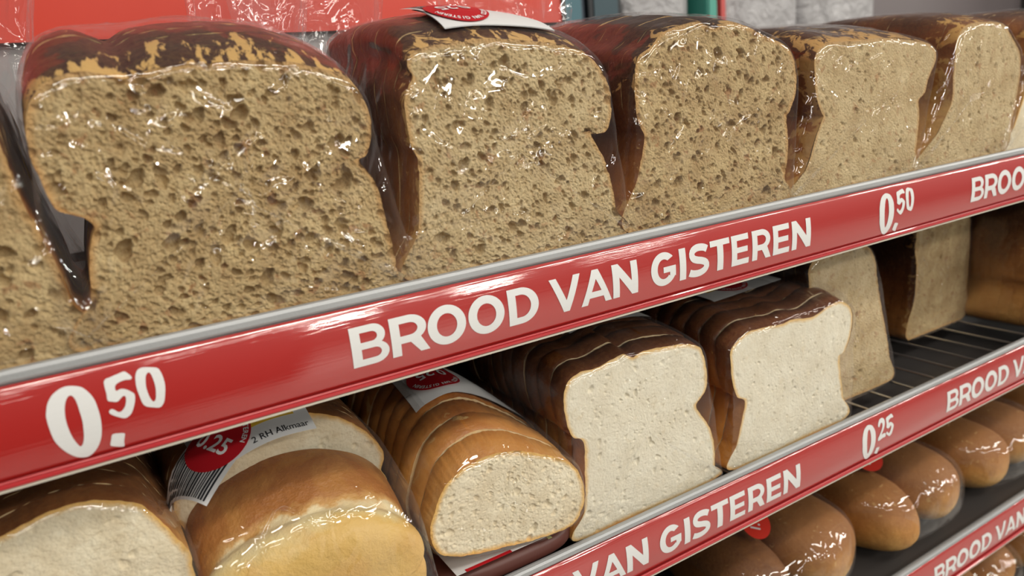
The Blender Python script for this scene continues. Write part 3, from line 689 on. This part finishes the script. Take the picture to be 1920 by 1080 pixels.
loaf0 = Loaf('bagged_loaf', L0P, .0112, SURF[0], 'brown loaf cut off by the left edge of the photo, on the top shelf', 'bread', BRW, CR_BROWN, CRUST_T, nper=560, rings=120, pores=(2400, .0008, .0032, 1.1), seed=3, depth=.15, rise=.09)
loaf1 = Loaf('bagged_loaf', L1P, .0112, SURF[0], 'widest brown loaf with a mottled domed crust, above the left 0.50 price', 'bread', BRW, CR_BROWN, CRUST_T1, nper=1000, rings=210, pores=(2800, .00085, .0034, 1.15), seed=5, rise=.26, rise_len=.035, depth=.13, wr=(170, .0012), widen=.012)
loaf2 = Loaf('bagged_loaf', L2P, .0112, SURF[0], 'brown loaf with the red and white price label lying on its dark top crust', 'bread', BRW, CR_BROWN2, CRUST_T, nper=900, rings=180, pores=(2700, .00075, .0028, 1.1), seed=8, depth=.14, rise=.19, rise_len=.024, wr=(170, .0012), widen=.012)
loaf3 = Loaf('bagged_loaf', L3P, .0112, SURF[0], 'brown loaf with very dark side crust, above the word GISTEREN', 'bread', BRW, CR_BROWN, CRUST_T3, nper=700, rings=140, pores=(2100, .0008, .003, 1.1), seed=12, rise=.14, rise_len=.05, wr=(170, .0012), widen=.012)
loaf4 = Loaf('bagged_loaf', L4P, .0112, SURF[0], 'brown loaf with a flaky pale-mottled top, above the right-hand 0.50 price', 'bread', BRW, CR_BROWN2, CRUST_T4, nper=420, rings=80, pores=(1500, .0006, .002, .7), seed=15, hullpad=.0012, rise=.20, rise_len=.04, wr=(150, .0013), widen=.012)
loaf5 = Loaf('bagged_loaf', L5P, .0112, SURF[0], 'brown loaf with an orange side crust, near the right edge of the top shelf', 'bread', BRW, CR_BROWN2, CRUST_T5, nper=380, rings=70, pores=(1200, .0006, .002, .7), seed=17, hullpad=.0012, rise=.17, rise_len=.04, wr=(150, .0013), widen=.012)
loaf6 = Loaf('bagged_loaf', L6P, .0112, SURF[0], 'pale sliver of a loaf at the right edge of the top shelf', 'bread', BRW, CR_WHITE2, CRUST_T5, nper=300, rings=40, pores=(700, .0006, .002, .6), seed=19, hullpad=.0012, rise=.14)
make_label(loaf2, .001, .022, math.pi + .03, w=.064, h=.034, disc=(.015, -.001, 0.12))

# second shelf
DP = [(134.0, -150), (137.5, -131.3), (140.0, -115.7), (140.9, -99.0), (140.9, -83.9), (133.1, -78.0), (129.6, -65.5), (129.0, -52.6), (132.7, -42.6), (142.0, -39.0), (154.9, -39.4), (168.4, -36.6), (176.2, -35.8), (182.9, -40.1), (190.0, -38.3), (206.4, -39.2), (223.2, -41.9), (236.2, -46.1), (242.7, -53.0), (245.5, -67.9), (243.9, -80.0), (235.5, -88.3), (239.8, -96.9), (247.4, -110.4), (251.0, -127.2), (251.0, -139.2), (249.0, -150)]
EP = [(270.5, -150), (273.0, -129.7), (278.4, -112.9), (281.7, -99.5), (273.9, -93.4), (269.3, -81.7), (267.8, -66.6), (269.0, -56.8), (283.7, -49.0), (303.6, -49.5), (320.1, -51.3), (332.8, -50.6), (352.5, -53.7), (372.8, -49.2), (386.7, -49.2), (398.9, -56.7), (402.2, -67.0), (399.7, -79.4), (392.7, -90.6), (386.8, -94.0), (388.6, -109.6), (391.5, -127.9), (391.0, -150)]
FP = [(394.9, -150), (391.7, -116.4), (381.3, -63.5), (378.7, -38.7), (377.3, -27.9), (382.6, -20.1), (396.8, -14), (428.5, -14), (449.9, -20.0), (462.0, -34.2), (470.4, -66.8), (478.8, -95.3), (486.1, -124.4), (488.4, -150)]
GP = [(593.3, -150), (599.5, -105.7), (601.6, -75.6), (597.7, -58.8), (599.6, -39.4), (601.5, -27.1), (613.9, -18.4), (640.8, -15.5), (669.7, -20.8), (689.4, -34.1), (696, -50.5), (696, -88.5), (695, -113.5), (690, -150)]
CP = [(35.3, -111.8), (32.4, -104.0), (32.5, -95.3), (37.5, -84.4), (43.6, -75.4), (52.2, -69.4), (62.7, -66.7), (76.3, -66.0), (94.4, -71.2), (113.0, -80.7), (124.1, -88.4), (130.2, -97.7), (133.1, -109.1), (131.8, -119.9), (126.7, -127.6), (118.4, -130.8), (91.7, -128.2), (60.8, -122.6), (46.2, -118.3)]
loafD = Loaf('bagged_loaf', DP, .026, SURF[1], 'sliced white tin loaf with a notch in its right side, under the word VAN', 'bread', WHT, CR_WHITE, CRUST_W, nper=480, rings=100, pores=(1500, .0005, .0018, .55), seed=22, rise=.10, rise_len=.03, depth=.17, jitter=.0007, bevel=.0012, gap=.0003, thick=.0145, wr=(150, .0012))
loafE = Loaf('bagged_loaf', EP, .026, SURF[1], 'sliced white tin loaf with glossy brown crust, under the word GISTEREN', 'bread', WHT, CR_WHITE, CRUST_W, nper=480, rings=100, pores=(1400, .0005, .0014, .5), seed=25, rise=.13, rise_len=.03, depth=.17, jitter=.0007, bevel=.0012, gap=.0003, thick=.0145, wr=(150, .0012), hullpad=.0034)
make_label(loafD, .006, .060, math.pi + .12, disc=(.020, .000, -4.56))
make_label(loafE, -.004, .062, math.pi + .05, disc=(.004, .003, .2))
loafF = Loaf('bagged_loaf', FP, .048, SURF[1], 'brown loaf set back on the rack, right behind the rightmost white loaf', 'bread', OTH, CR_BROWN2, CRUST_T3, nper=300, rings=60, pores=(500, .0007, .003, .8), seed=28, rise=.04, depth=.14)
loafG = Loaf('bagged_loaf', GP, .095, SURF[1], 'brown loaf standing farthest back on the rack, below the right-hand 0.50 price', 'bread', OTH, CR_BROWN, CRUST_T3, nper=300, rings=50, pores=(300, .0007, .002, .7), seed=29, hullpad=.0010, rise=.04, depth=.14)
HP = [(703, -150), (705, -110), (702, -98), (702, -60), (709, -35), (740, -25), (790, -25), (822, -36), (830, -60), (828, -96), (820, -110), (824, -150)]
loafH = Loaf('bagged_loaf', HP, .030, SURF[1], 'dark brown loaf on the second shelf, cut off by the right edge', 'bread', OTH, CR_BROWN, crust_mat('deep_brown_crust', .0, .13, MIDTOP, flake_th=.7), nper=200, rings=30, pores=(200, .0007, .002, .7), seed=31, hullpad=.0010, rise=.04, depth=.17)

# round white loaf: rests tilted on a low pack, domes up behind the cut
P = np.array(CP)
loafC = Loaf('bagged_loaf', CP, .018, 1.1690, 'round white loaf with a golden brown dome, lying on a low pack', 'bread', WHT, CR_WHITE2, CRUST_C, nper=520, rings=110, pores=(1100, .0007, .0032, .6), seed=34, rise=.42, rise_len=.035, widen=.04, depth=.16, jitter=.0012, bevel=.0014, gap=.0003, thick=.0145, tilt=0, wr=(150, .0013), hullpad=.0024)
make_label(loafC, .008, .066, math.pi - .05, disc=(.018, -.001, .05))

AP = [(-81, -150), (-80, -100), (-81.5, -74.9), (-81.5, -66.2), (-85.1, -56.7), (-90.6, -44.7), (-95.2, -36.5), (-100.8, -31.8), (-109.7, -27.2), (-118.7, -25.0), (-127.9, -25.0), (-137.3, -26.8), (-146.4, -28.8), (-160, -33), (-176, -42), (-188, -58), (-194, -80), (-194, -110), (-190, -150)]
CRUST_A = crust_mat('toasted_edge_crust', .04, .12, [(0., (.66, .42, .15)), (.5, (.60, .32, .09)), (.75, (.40, .15, .035)), (1., (.22, .07, .015))], flake_th=.7)
loafA = Loaf('bagged_loaf', AP, .026, SURF[1], 'white loaf slice face at the lower left corner, below the 0.50 price', 'bread', WHT, CR_WHITE2, CRUST_A, nper=560, rings=110, pores=(700, .0007, .006, .35), seed=37, turn=.05, rise=.10, rise_len=.04, depth=.17, wr=(120, .0011))
make_label(loafA, -.020, .050, .10, disc=(-.018, .004, .8))
BP = [(26, -150), (25, -110), (26.7, -84.1), (24.3, -75.9), (26.8, -70.1), (26.1, -62.1), (19.7, -50.5), (9.8, -40.1), (-3.4, -32.2), (-15.5, -28.5), (-33.9, -27.0), (-51.3, -30.4), (-67.7, -36.9), (-76.6, -43.7), (-81.5, -52), (-83.5, -63.0), (-80, -76), (-82, -110), (-80, -150)]
loafB = Loaf('bagged_loaf', BP, .062, SURF[1], 'white loaf with its golden end crust facing out, second from left on the second shelf', 'bread', WHT, CR_WHITE2, CRUST_A, nper=420, rings=80, pores=(900, .0006, .0022, .5), seed=40, rise=.05, depth=.13, bag=False)

# the heel of loafB: rounded crusty end leaning in front of the slice
def heel(L):
    P = np.array(BP) * .001; P[:, 1] += 1.30; P -= [L.xc, L.zb]; P = cat(P, 260); P[:, 1] = np.maximum(P[:, 1], .0002)
    h = P[:, 1].max(); xm = (P[:, 0].max() + P[:, 0].min()) / 2
    # y offset from root, x scale, z scale (top line drops towards the viewer, crease, then the bulging end)
    st = [(-.001, .955, .835), (-.007, .95, .828), (-.016, .945, .795), (-.024, .94, .755), (-.030, .935, .718), (-.0345, .93, .692), (-.037, .925, .676), (-.040, .945, .686), (-.045, .96, .678), (-.050, .955, .645), (-.053, .93, .59), (-.0545, .88, .52), (-.0550, .78, .44), (-.0552, .6, .34), (-.0552, .38, .22), (-.0552, .15, .1)]
    n = len(P); V = []; heel_c = []
    for k, (y, sx, sz) in enumerate(st):
        G = np.c_[(P[:, 0] - xm) * sx + xm, P[:, 1] * sz]
        if k > 9: G[:, 1] += (1 - sx) * h * .30
        nz = .0012 * np.sin(P[:, 0] * 170 + k) * (1 if 4 < k < 8 else .4)
        yb_ = np.where(y < -.033, y + (-.033 - y) * np.clip(1 - (G[:, 1] - .010) / .022, 0, 1), y)
        V.append(np.c_[G[:, 0], yb_ + nz - .0035 * np.sin(np.clip((G[:, 0] - xm) / .055, -1, 1) * 1.5), G[:, 1]])
    V = np.vstack(V + [[[xm, st[-1][0], h * .35]]]); i = np.arange(n); j = (i + 1) % n
    F = [np.c_[k * n + i, (k + 1) * n + i, (k + 1) * n + j, k * n + j] for k in range(len(st) - 1)]
    F = fr_fix(np.vstack(F + [np.c_[(len(st) - 1) * n + i, np.full(n, len(st) * n), (len(st) - 1) * n + j, (len(st) - 1) * n + j], np.c_[i, j, np.full(n, 0), np.full(n, 0)][:0]]))
    t = NT('heel_crust'); v = t.coord(); sx = t.new('ShaderNodeSeparateXYZ'); t.link(v, sx.inputs[0])
    nn = t.noise(v, 55, 4, .6); yy = t.math('ADD', sx.outputs['Y'], t.math('MULTIPLY', t.math('SUBTRACT', nn, .5), .022))
    f = t.math('MULTIPLY', t.math('ADD', yy, .060), 1 / .06)
    c = t.ramp(f, [(0., (.66, .42, .13)), (.17, (.72, .46, .13)), (.27, (.76, .60, .30)), (.39, (.78, .65, .40)), (.43, (.58, .32, .10)), (.50, (.36, .13, .022)), (1., (.22, .07, .014))])
    patch = t.ramp(t.noise(v, 30, 3, .6, .5), [(.45, 0.), (.66, 1.)]); c = t.mix(t.math('MULTIPLY', patch, .45), c, (.58, .30, .07))
    t.link(c, t.bsdf.inputs['Base Color']); t.bsdf.inputs['Roughness'].default_value = .5
    b = t.bump(t.noise(v, 130, 5, .65), .6, .0026); b = t.bump(t.noise(v, 900, 3), .3, .0004, b); t.link(b, t.bsdf.inputs['Normal'])
    o = mesh_np('heel', V, F, t.m, L.root, True)
    sub = o.modifiers.new('sub', 'SUBSURF'); sub.levels = sub.render_levels = 1
    L.P = L.P * [1.0, 1.0]
    return st, h
st, hB = heel(loafB)
def bag_B(L):
    rs = np.random.RandomState(99); Hh = hull(cat(L.P, 200)); n = 260
    Hc = np.vstack([Hh, Hh[:1]]); d = np.r_[0, np.cumsum(np.linalg.norm(np.diff(Hc, axis=0), axis=1))]; q = np.linspace(0, d[-1], n, endpoint=False)
    Q = np.c_[np.interp(q, d, Hc[:, 0]), np.interp(q, d, Hc[:, 1])]; L.HQ = Q
    c = np.array([0, L.h * .45]); rings = []
    prof = [(-.061, s_ * .8, .70) for s_ in np.linspace(.06, 1, 16)] + [(-.059, .90, .74), (-.054, .98, .78), (-.046, 1.01, .82), (-.036, 1.03, .87), (-.024, 1.03, .93), (-.012, 1.03, .98)] + [(y, 1.03, 1.025) for y in np.arange(0, .13, .004)] + [(.134, .9, .9), (.139, .6, .6), (.142, .2, .2)]
    for k, (y, sx, sz) in enumerate(prof):
        if k < 16:
            G = np.array([0, L.h * .33]) + (Q * [.84, .70] - [0, L.h * .33]) * (sx / .8)
        elif sx < 1 and y > .1: G = c + (Q - c) * sx
        else: G = Q * [sx, sz]
        G[:, 1] = np.maximum(G[:, 1], .0001); yb_ = np.where(y < -.034, y + (-.034 - y) * np.clip(1 - (G[:, 1] - .009) / .020, 0, 1), y); rings.append(np.c_[G[:, 0], yb_, G[:, 1]])
    V = np.vstack(rings); i = np.arange(n); j = (i + 1) % n
    F = np.vstack([np.c_[k * n + i, k * n + j, (k + 1) * n + j, (k + 1) * n + i] for k in range(len(rings) - 1)])
    o = mesh_np('plastic_bag', V, F, FILM, L.root, True); wrinkle(o, rs, 90, .001, L)
bag_B(loafB)
def topB(x, y):
    Q = loafB.HQ; up = Q[:, 1] > loafB.h * .4; k = np.argsort(Q[up][:, 0]); gx, gz = Q[up][k, 0], Q[up][k, 1]
    sx = float(np.interp(y, [-.036, -.024, -.012, 0], [1.03, 1.04, 1.045, 1.05])); sz = float(np.interp(y, [-.036, -.024, -.012, 0], [.87, .93, .98, 1.025]))
    return float(np.interp(x / sx, gx, gz)) * sz
make_label(loafB, -.013, -.001, .06, w=.058, h=.036, disc=(-.016, -.002, -1.05), tx=(-.006, -.0045), dz=.0025, topf=topB)

# gathered bag necks behind the top row
def tail(L, x, y, z, w, h, seed, lean=.0):
    """loose gathered mouth of the bag standing up behind the loaf (coordinates relative to the loaf's base)"""
    rs = np.random.RandomState(seed); nu, nv = 60, 30; V = []
    ph = rs.rand(8) * 6
    for b in range(nv + 1):
        t = b / nv
        for a in range(nu):
            th = 2 * math.pi * a / nu
            ww = w * (.5 + .38 * t) * (1 + .10 * math.sin(3 * th + ph[0] + 2 * t)); dd = .010 + .012 * t
            cr = .16 * math.sin(7 * th + ph[1] + 3 * t) + .10 * math.sin(13 * th + ph[2] - 2 * t)
            V.append((x + ww * math.cos(th) * (1 + cr * .3) + lean * t, y + dd * math.sin(th) + .006 * math.sin(5 * th + ph[3]) * t, z + h * t * (1 + .12 * math.sin(2 * th + ph[4]))))
    i = np.arange(nu); j = (i + 1) % nu
    F = np.vstack([np.c_[k * nu + i, k * nu + j, (k + 1) * nu + j, (k + 1) * nu + i] for k in range(nv)])
    o = mesh_np('bag_mouth', np.array(V), F, FILM_TAIL, L.root, True); wrinkle(o, rs, 30, .001)
    return o
tail(loaf0, .010, .200, .03, .070, .165, 1, .02)
tail(loaf1, .045, .187, .03, .048, .18, 2, .03)
tail(loaf2, -.020, .232, .03, .065, .17, 3, .0)
tail(loaf3, -.025, .190, .03, .07, .135, 4, -.01)
tail(loafA, .02, .190, .03, .06, .10, 5)
tail(loafC, -.01, .185, .0, .06, .10, 6)
tail(loafD, -.01, .190, .03, .07, .10, 7)

# low pack under the round loaf
pk = empty('bagged_flatbread', (.085, .062, SURF[1]), 'low bagged pack with a white label, lying under the round white loaf', 'bread')
def blob(name, parent, c, r, mat, seed, e=2.2, flat=.0, n=48, amp=.03):
    rs = np.random.RandomState(seed); V = []; m_ = n // 2; ph = rs.rand(6) * 6
    for b in range(m_ + 1):
        la = -math.pi / 2 + math.pi * b / m_
        for a in range(n):
            lo = 2 * math.pi * a / n; f = lambda t: math.copysign(abs(t) ** (2 / e), t)
            d = 1 + amp * (math.sin(2 * lo + ph[0]) * math.cos(la) + .6 * math.sin(3 * lo + 2 * la + ph[1]))
            V.append((c[0] + r[0] * f(math.cos(la)) * f(math.cos(lo)) * d, c[1] + r[1] * f(math.cos(la)) * f(math.sin(lo)) * d, c[2] + max(r[2] * f(math.sin(la)) * (1 + amp * .5 * math.sin(3 * lo + ph[2]) * math.cos(la)), -r[2] * (1 - flat))))
    i = np.arange(n); j = (i + 1) % n
    F = np.vstack([np.c_[k * n + i, k * n + j, (k + 1) * n + j, (k + 1) * n + i] for k in range(m_)])
    return mesh_np(name, np.array(V), F, mat, parent, True)
blob('bread_piece', pk, (0, .01, .0088), (.050, .052, .0085), plain('dark_red_brown_pack', (.10, .030, .022), .5), 5, 4, amp=.01)
m = MB(); m.box(-.040, .020, -.042, -.006, .0183, .0185, 0); m.box(.022, .029, -.042, -.006, .0183, .0185, 0); m.box(.0235, .0275, -.034, -.028, .0186, .0187, 1); m.box(-.034, -.004, -.0425, -.0400, .0186, .0187, 3); m.box(.0195, .0222, -.045, .0, .0183, .0186, 2)
m.build('paper_label', [PAPER, LBLK, plain('olive_band', (.25, .24, .10), .5), LRED], pk)

# rolls on the third and fourth shelves
ROLL = crust_mat('roll_crust', .004, .052, [(0., (.62, .42, .18)), (.35, (.60, .34, .10)), (.7, (.50, .23, .055)), (1., (.32, .12, .024))], flake_th=.64, flake_scale=150, rough=.65)
ROLLD = crust_mat('dark_roll_crust', .004, .052, [(0., (.44, .22, .06)), (.5, (.28, .11, .022)), (1., (.15, .05, .012))], flake_th=.68, rough=.6)
def roll_bag(x, y, z, rolls, label, seed, bagr, group, sticker=None, dark=False):
    rt = empty('bagged_rolls', (x, y, z), label, 'rolls', group)
    for k, (dx, dy, dz, rx, ry, rz, dk) in enumerate(rolls):
        blob('bread_roll', rt, (dx, dy, dz), (rx, ry, rz), ROLLD if dk else ROLL, seed + k, 2.35, n=64, amp=.05)
    b = blob('plastic_bag', rt, (0, bagr[1] - .004, bagr[2] * 1.035 + .0003), bagr, FILM, seed + 50, 3.0, n=150, amp=.02)
    wrinkle(b, np.random.RandomState(seed), 70, .0014)
    if sticker:
        sx, sy, sz, a = sticker; n = 40
        V = [(0, 0, 0)] + [(.0185 * math.cos(2*math.pi*k/n), .0140 * math.sin(2*math.pi*k/n), 0) for k in range(n)]; F = [(0, 1 + k, 1 + (k+1) % n) for k in range(n)]; Mi = [0] * n
        v2, f = text2d('1.49', .0125, .02, 'CENTER'); o_ = len(V); V += [(p, q - .0038, .0003) for p, q in v2]; F += [tuple(o_ + t for t in ff) for ff in f]; Mi += [1] * len(f)
        R_ = Matrix.Rotation(a, 4, 'Z') @ Matrix.Identity(4); T_ = Matrix.Translation((sx, sy, sz)) @ Matrix.Rotation(.45, 4, 'X') @ R_
        V = [tuple(T_ @ Vector(p)) for p in V]; o = mesh_np('price_sticker', np.array(V), F, [OVAL, LWHT], rt, False, Mi)
    return rt
GR = 'bags of rolls on the third shelf'; z3 = SURF[2]
roll_bag(.550, .034, z3, [(-.041, .072, .0355, .0425, .072, .0345, 0), (.0405, .077, .0375, .0415, .076, .0365, 0)],
         'bag with two long rolls and a red oval sticker, under the 0.25 price', 61, (.083, .083, .0385), GR, (-.016, .062, .0775, .4))
roll_bag(.384, .034, z3, [(.036, .074, .0375, .0445, .074, .0365, 0), (-.044, .080, .0345, .037, .074, .0335, 1)],
         'bag of long rolls with a red oval sticker, at the bottom under GISTEREN', 71, (.081, .083, .0385), GR, (-.022, .056, .0780, .9))
roll_bag(.718, .034, z3, [(-.036, .074, .0365, .043, .073, .0355, 0), (.044, .076, .0345, .038, .073, .0335, 0)],
         'bag of rolls under the word BROOD at the right edge', 81, (.082, .083, .0385), GR)
roll_bag(.884, .034, z3, [(-.040, .080, .0335, .038, .074, .0325, 0), (.038, .080, .0335, .038, .074, .0325, 0)],
         'bag of rolls farthest right on the third shelf, mostly hidden', 91, (.080, .083, .0385), GR)
z4 = SURF[3]
for k, x in enumerate((.425, .580, .735, .890)):
    roll_bag(x, .053, z4, [(-.038, .076, .037, .0375, .070, .036, 0), (.038, .078, .038, .0370, .072, .037, 0)],
             ['rolls on the lowest visible shelf, leftmost bag under the third price strip', 'golden rolls on the lowest visible shelf, under the letters BROOD', 'golden rolls on the lowest visible shelf, below the word VAN', 'rolls on the lowest visible shelf, beyond the right edge of the strip lettering'][k], 101 + 10 * k, (.0755, .080, .0395), 'bags of rolls on the lowest visible shelf')

# far goods behind the top shelf, over the low back panel
bgm = lambda n, c, r=.5: plain(n, c, r)
t = NT('crumpled_white_wrap'); v = t.coord(); t.link(t.mix(t.noise(v, 9, 4, .6, 1), (.30, .29, .30), (.62, .61, .62)), t.bsdf.inputs['Base Color']); t.bsdf.inputs['Roughness'].default_value = .4
t.link(t.bump(t.noise(v, 14, 4, .6, 1), .8, .03), t.bsdf.inputs['Normal']); WRAP = t.m
fs = empty('far_shelf', (1.2, .95, 1.40), 'grey shelf in the background behind the bread display', 'shelf')
m = MB(); m.box(-.9, 1.9, -.14, .25, -.03, 0); m.build('board', BACKG, fs)
m = MB(); m.box(-.9, 1.9, .25, .28, -.40, 1.2); m.build('back_board', plain('grey_violet_board', (.20, .17, .175), .5), fs)
m = MB(); m.box(-.9, -.88, -.14, .28, -1.4, 1.2); m.box(1.88, 1.9, -.14, .28, -1.4, 1.2); m.build('upright', TRAY, fs)
def crate(name, x0, x1, mat, mat2, label, catg, h=.5, y0=.84):
    e = empty(name, ((x0 + x1) / 2, y0 + .05, 1.40), label, catg); w = (x1 - x0) / 2
    m = MB(); m.box(-w, w, -.05, .12, .0005, h); o = m.build('box_body', mat, e)
    bv = o.modifiers.new('b', 'BEVEL'); bv.width = .006; bv.segments = 2
    m = MB(); m.box(-w * .7, w * .7, -.052, -.0503, h * .28, h * .42); m.build('front_panel', mat2, e)
crate('storage_box', .705, .775, bgm('dark_blue_box', (.015, .03, .05)), bgm('teal_dim', (.06, .16, .20)), 'dark blue box with a pale teal panel, just right of the red orange sign', 'box')
crate('storage_box', .782, .862, bgm('blackish_box', (.012, .016, .02)), bgm('teal_dim2', (.03, .07, .09)), 'blackish box in the background right of the dark blue box', 'box')
crate('product_carton', 1.085, 1.115, bgm('teal_carton', (.05, .30, .24)), bgm('teal_carton_lid', (.08, .38, .30)), 'narrow teal carton in the background above the fourth loaf', 'carton')
crate('product_carton', 1.12, 1.138, bgm('red_carton', (.50, .04, .04)), bgm('red_carton_lid', (.6, .08, .07)), 'narrow red carton in the background beside the teal one', 'carton')
for k, (x, w, lab) in enumerate(((.972, .100, 'pale crumpled wrapped pack left of the teal carton in the background'), (1.28, .13, 'pale crumpled wrapped pack right of the red carton in the background'), (1.56, .14, 'greyish crumpled wrapped pack at the upper right background'))):
    e = empty('wrapped_pack', (x, .93, 1.40), lab, 'packaging', 'wrapped packs on the background shelf')
    b = blob('wrapped_body', e, (0, 0, .20), (w, .07, .199), WRAP, 300 + k, 4, n=80, amp=.03)
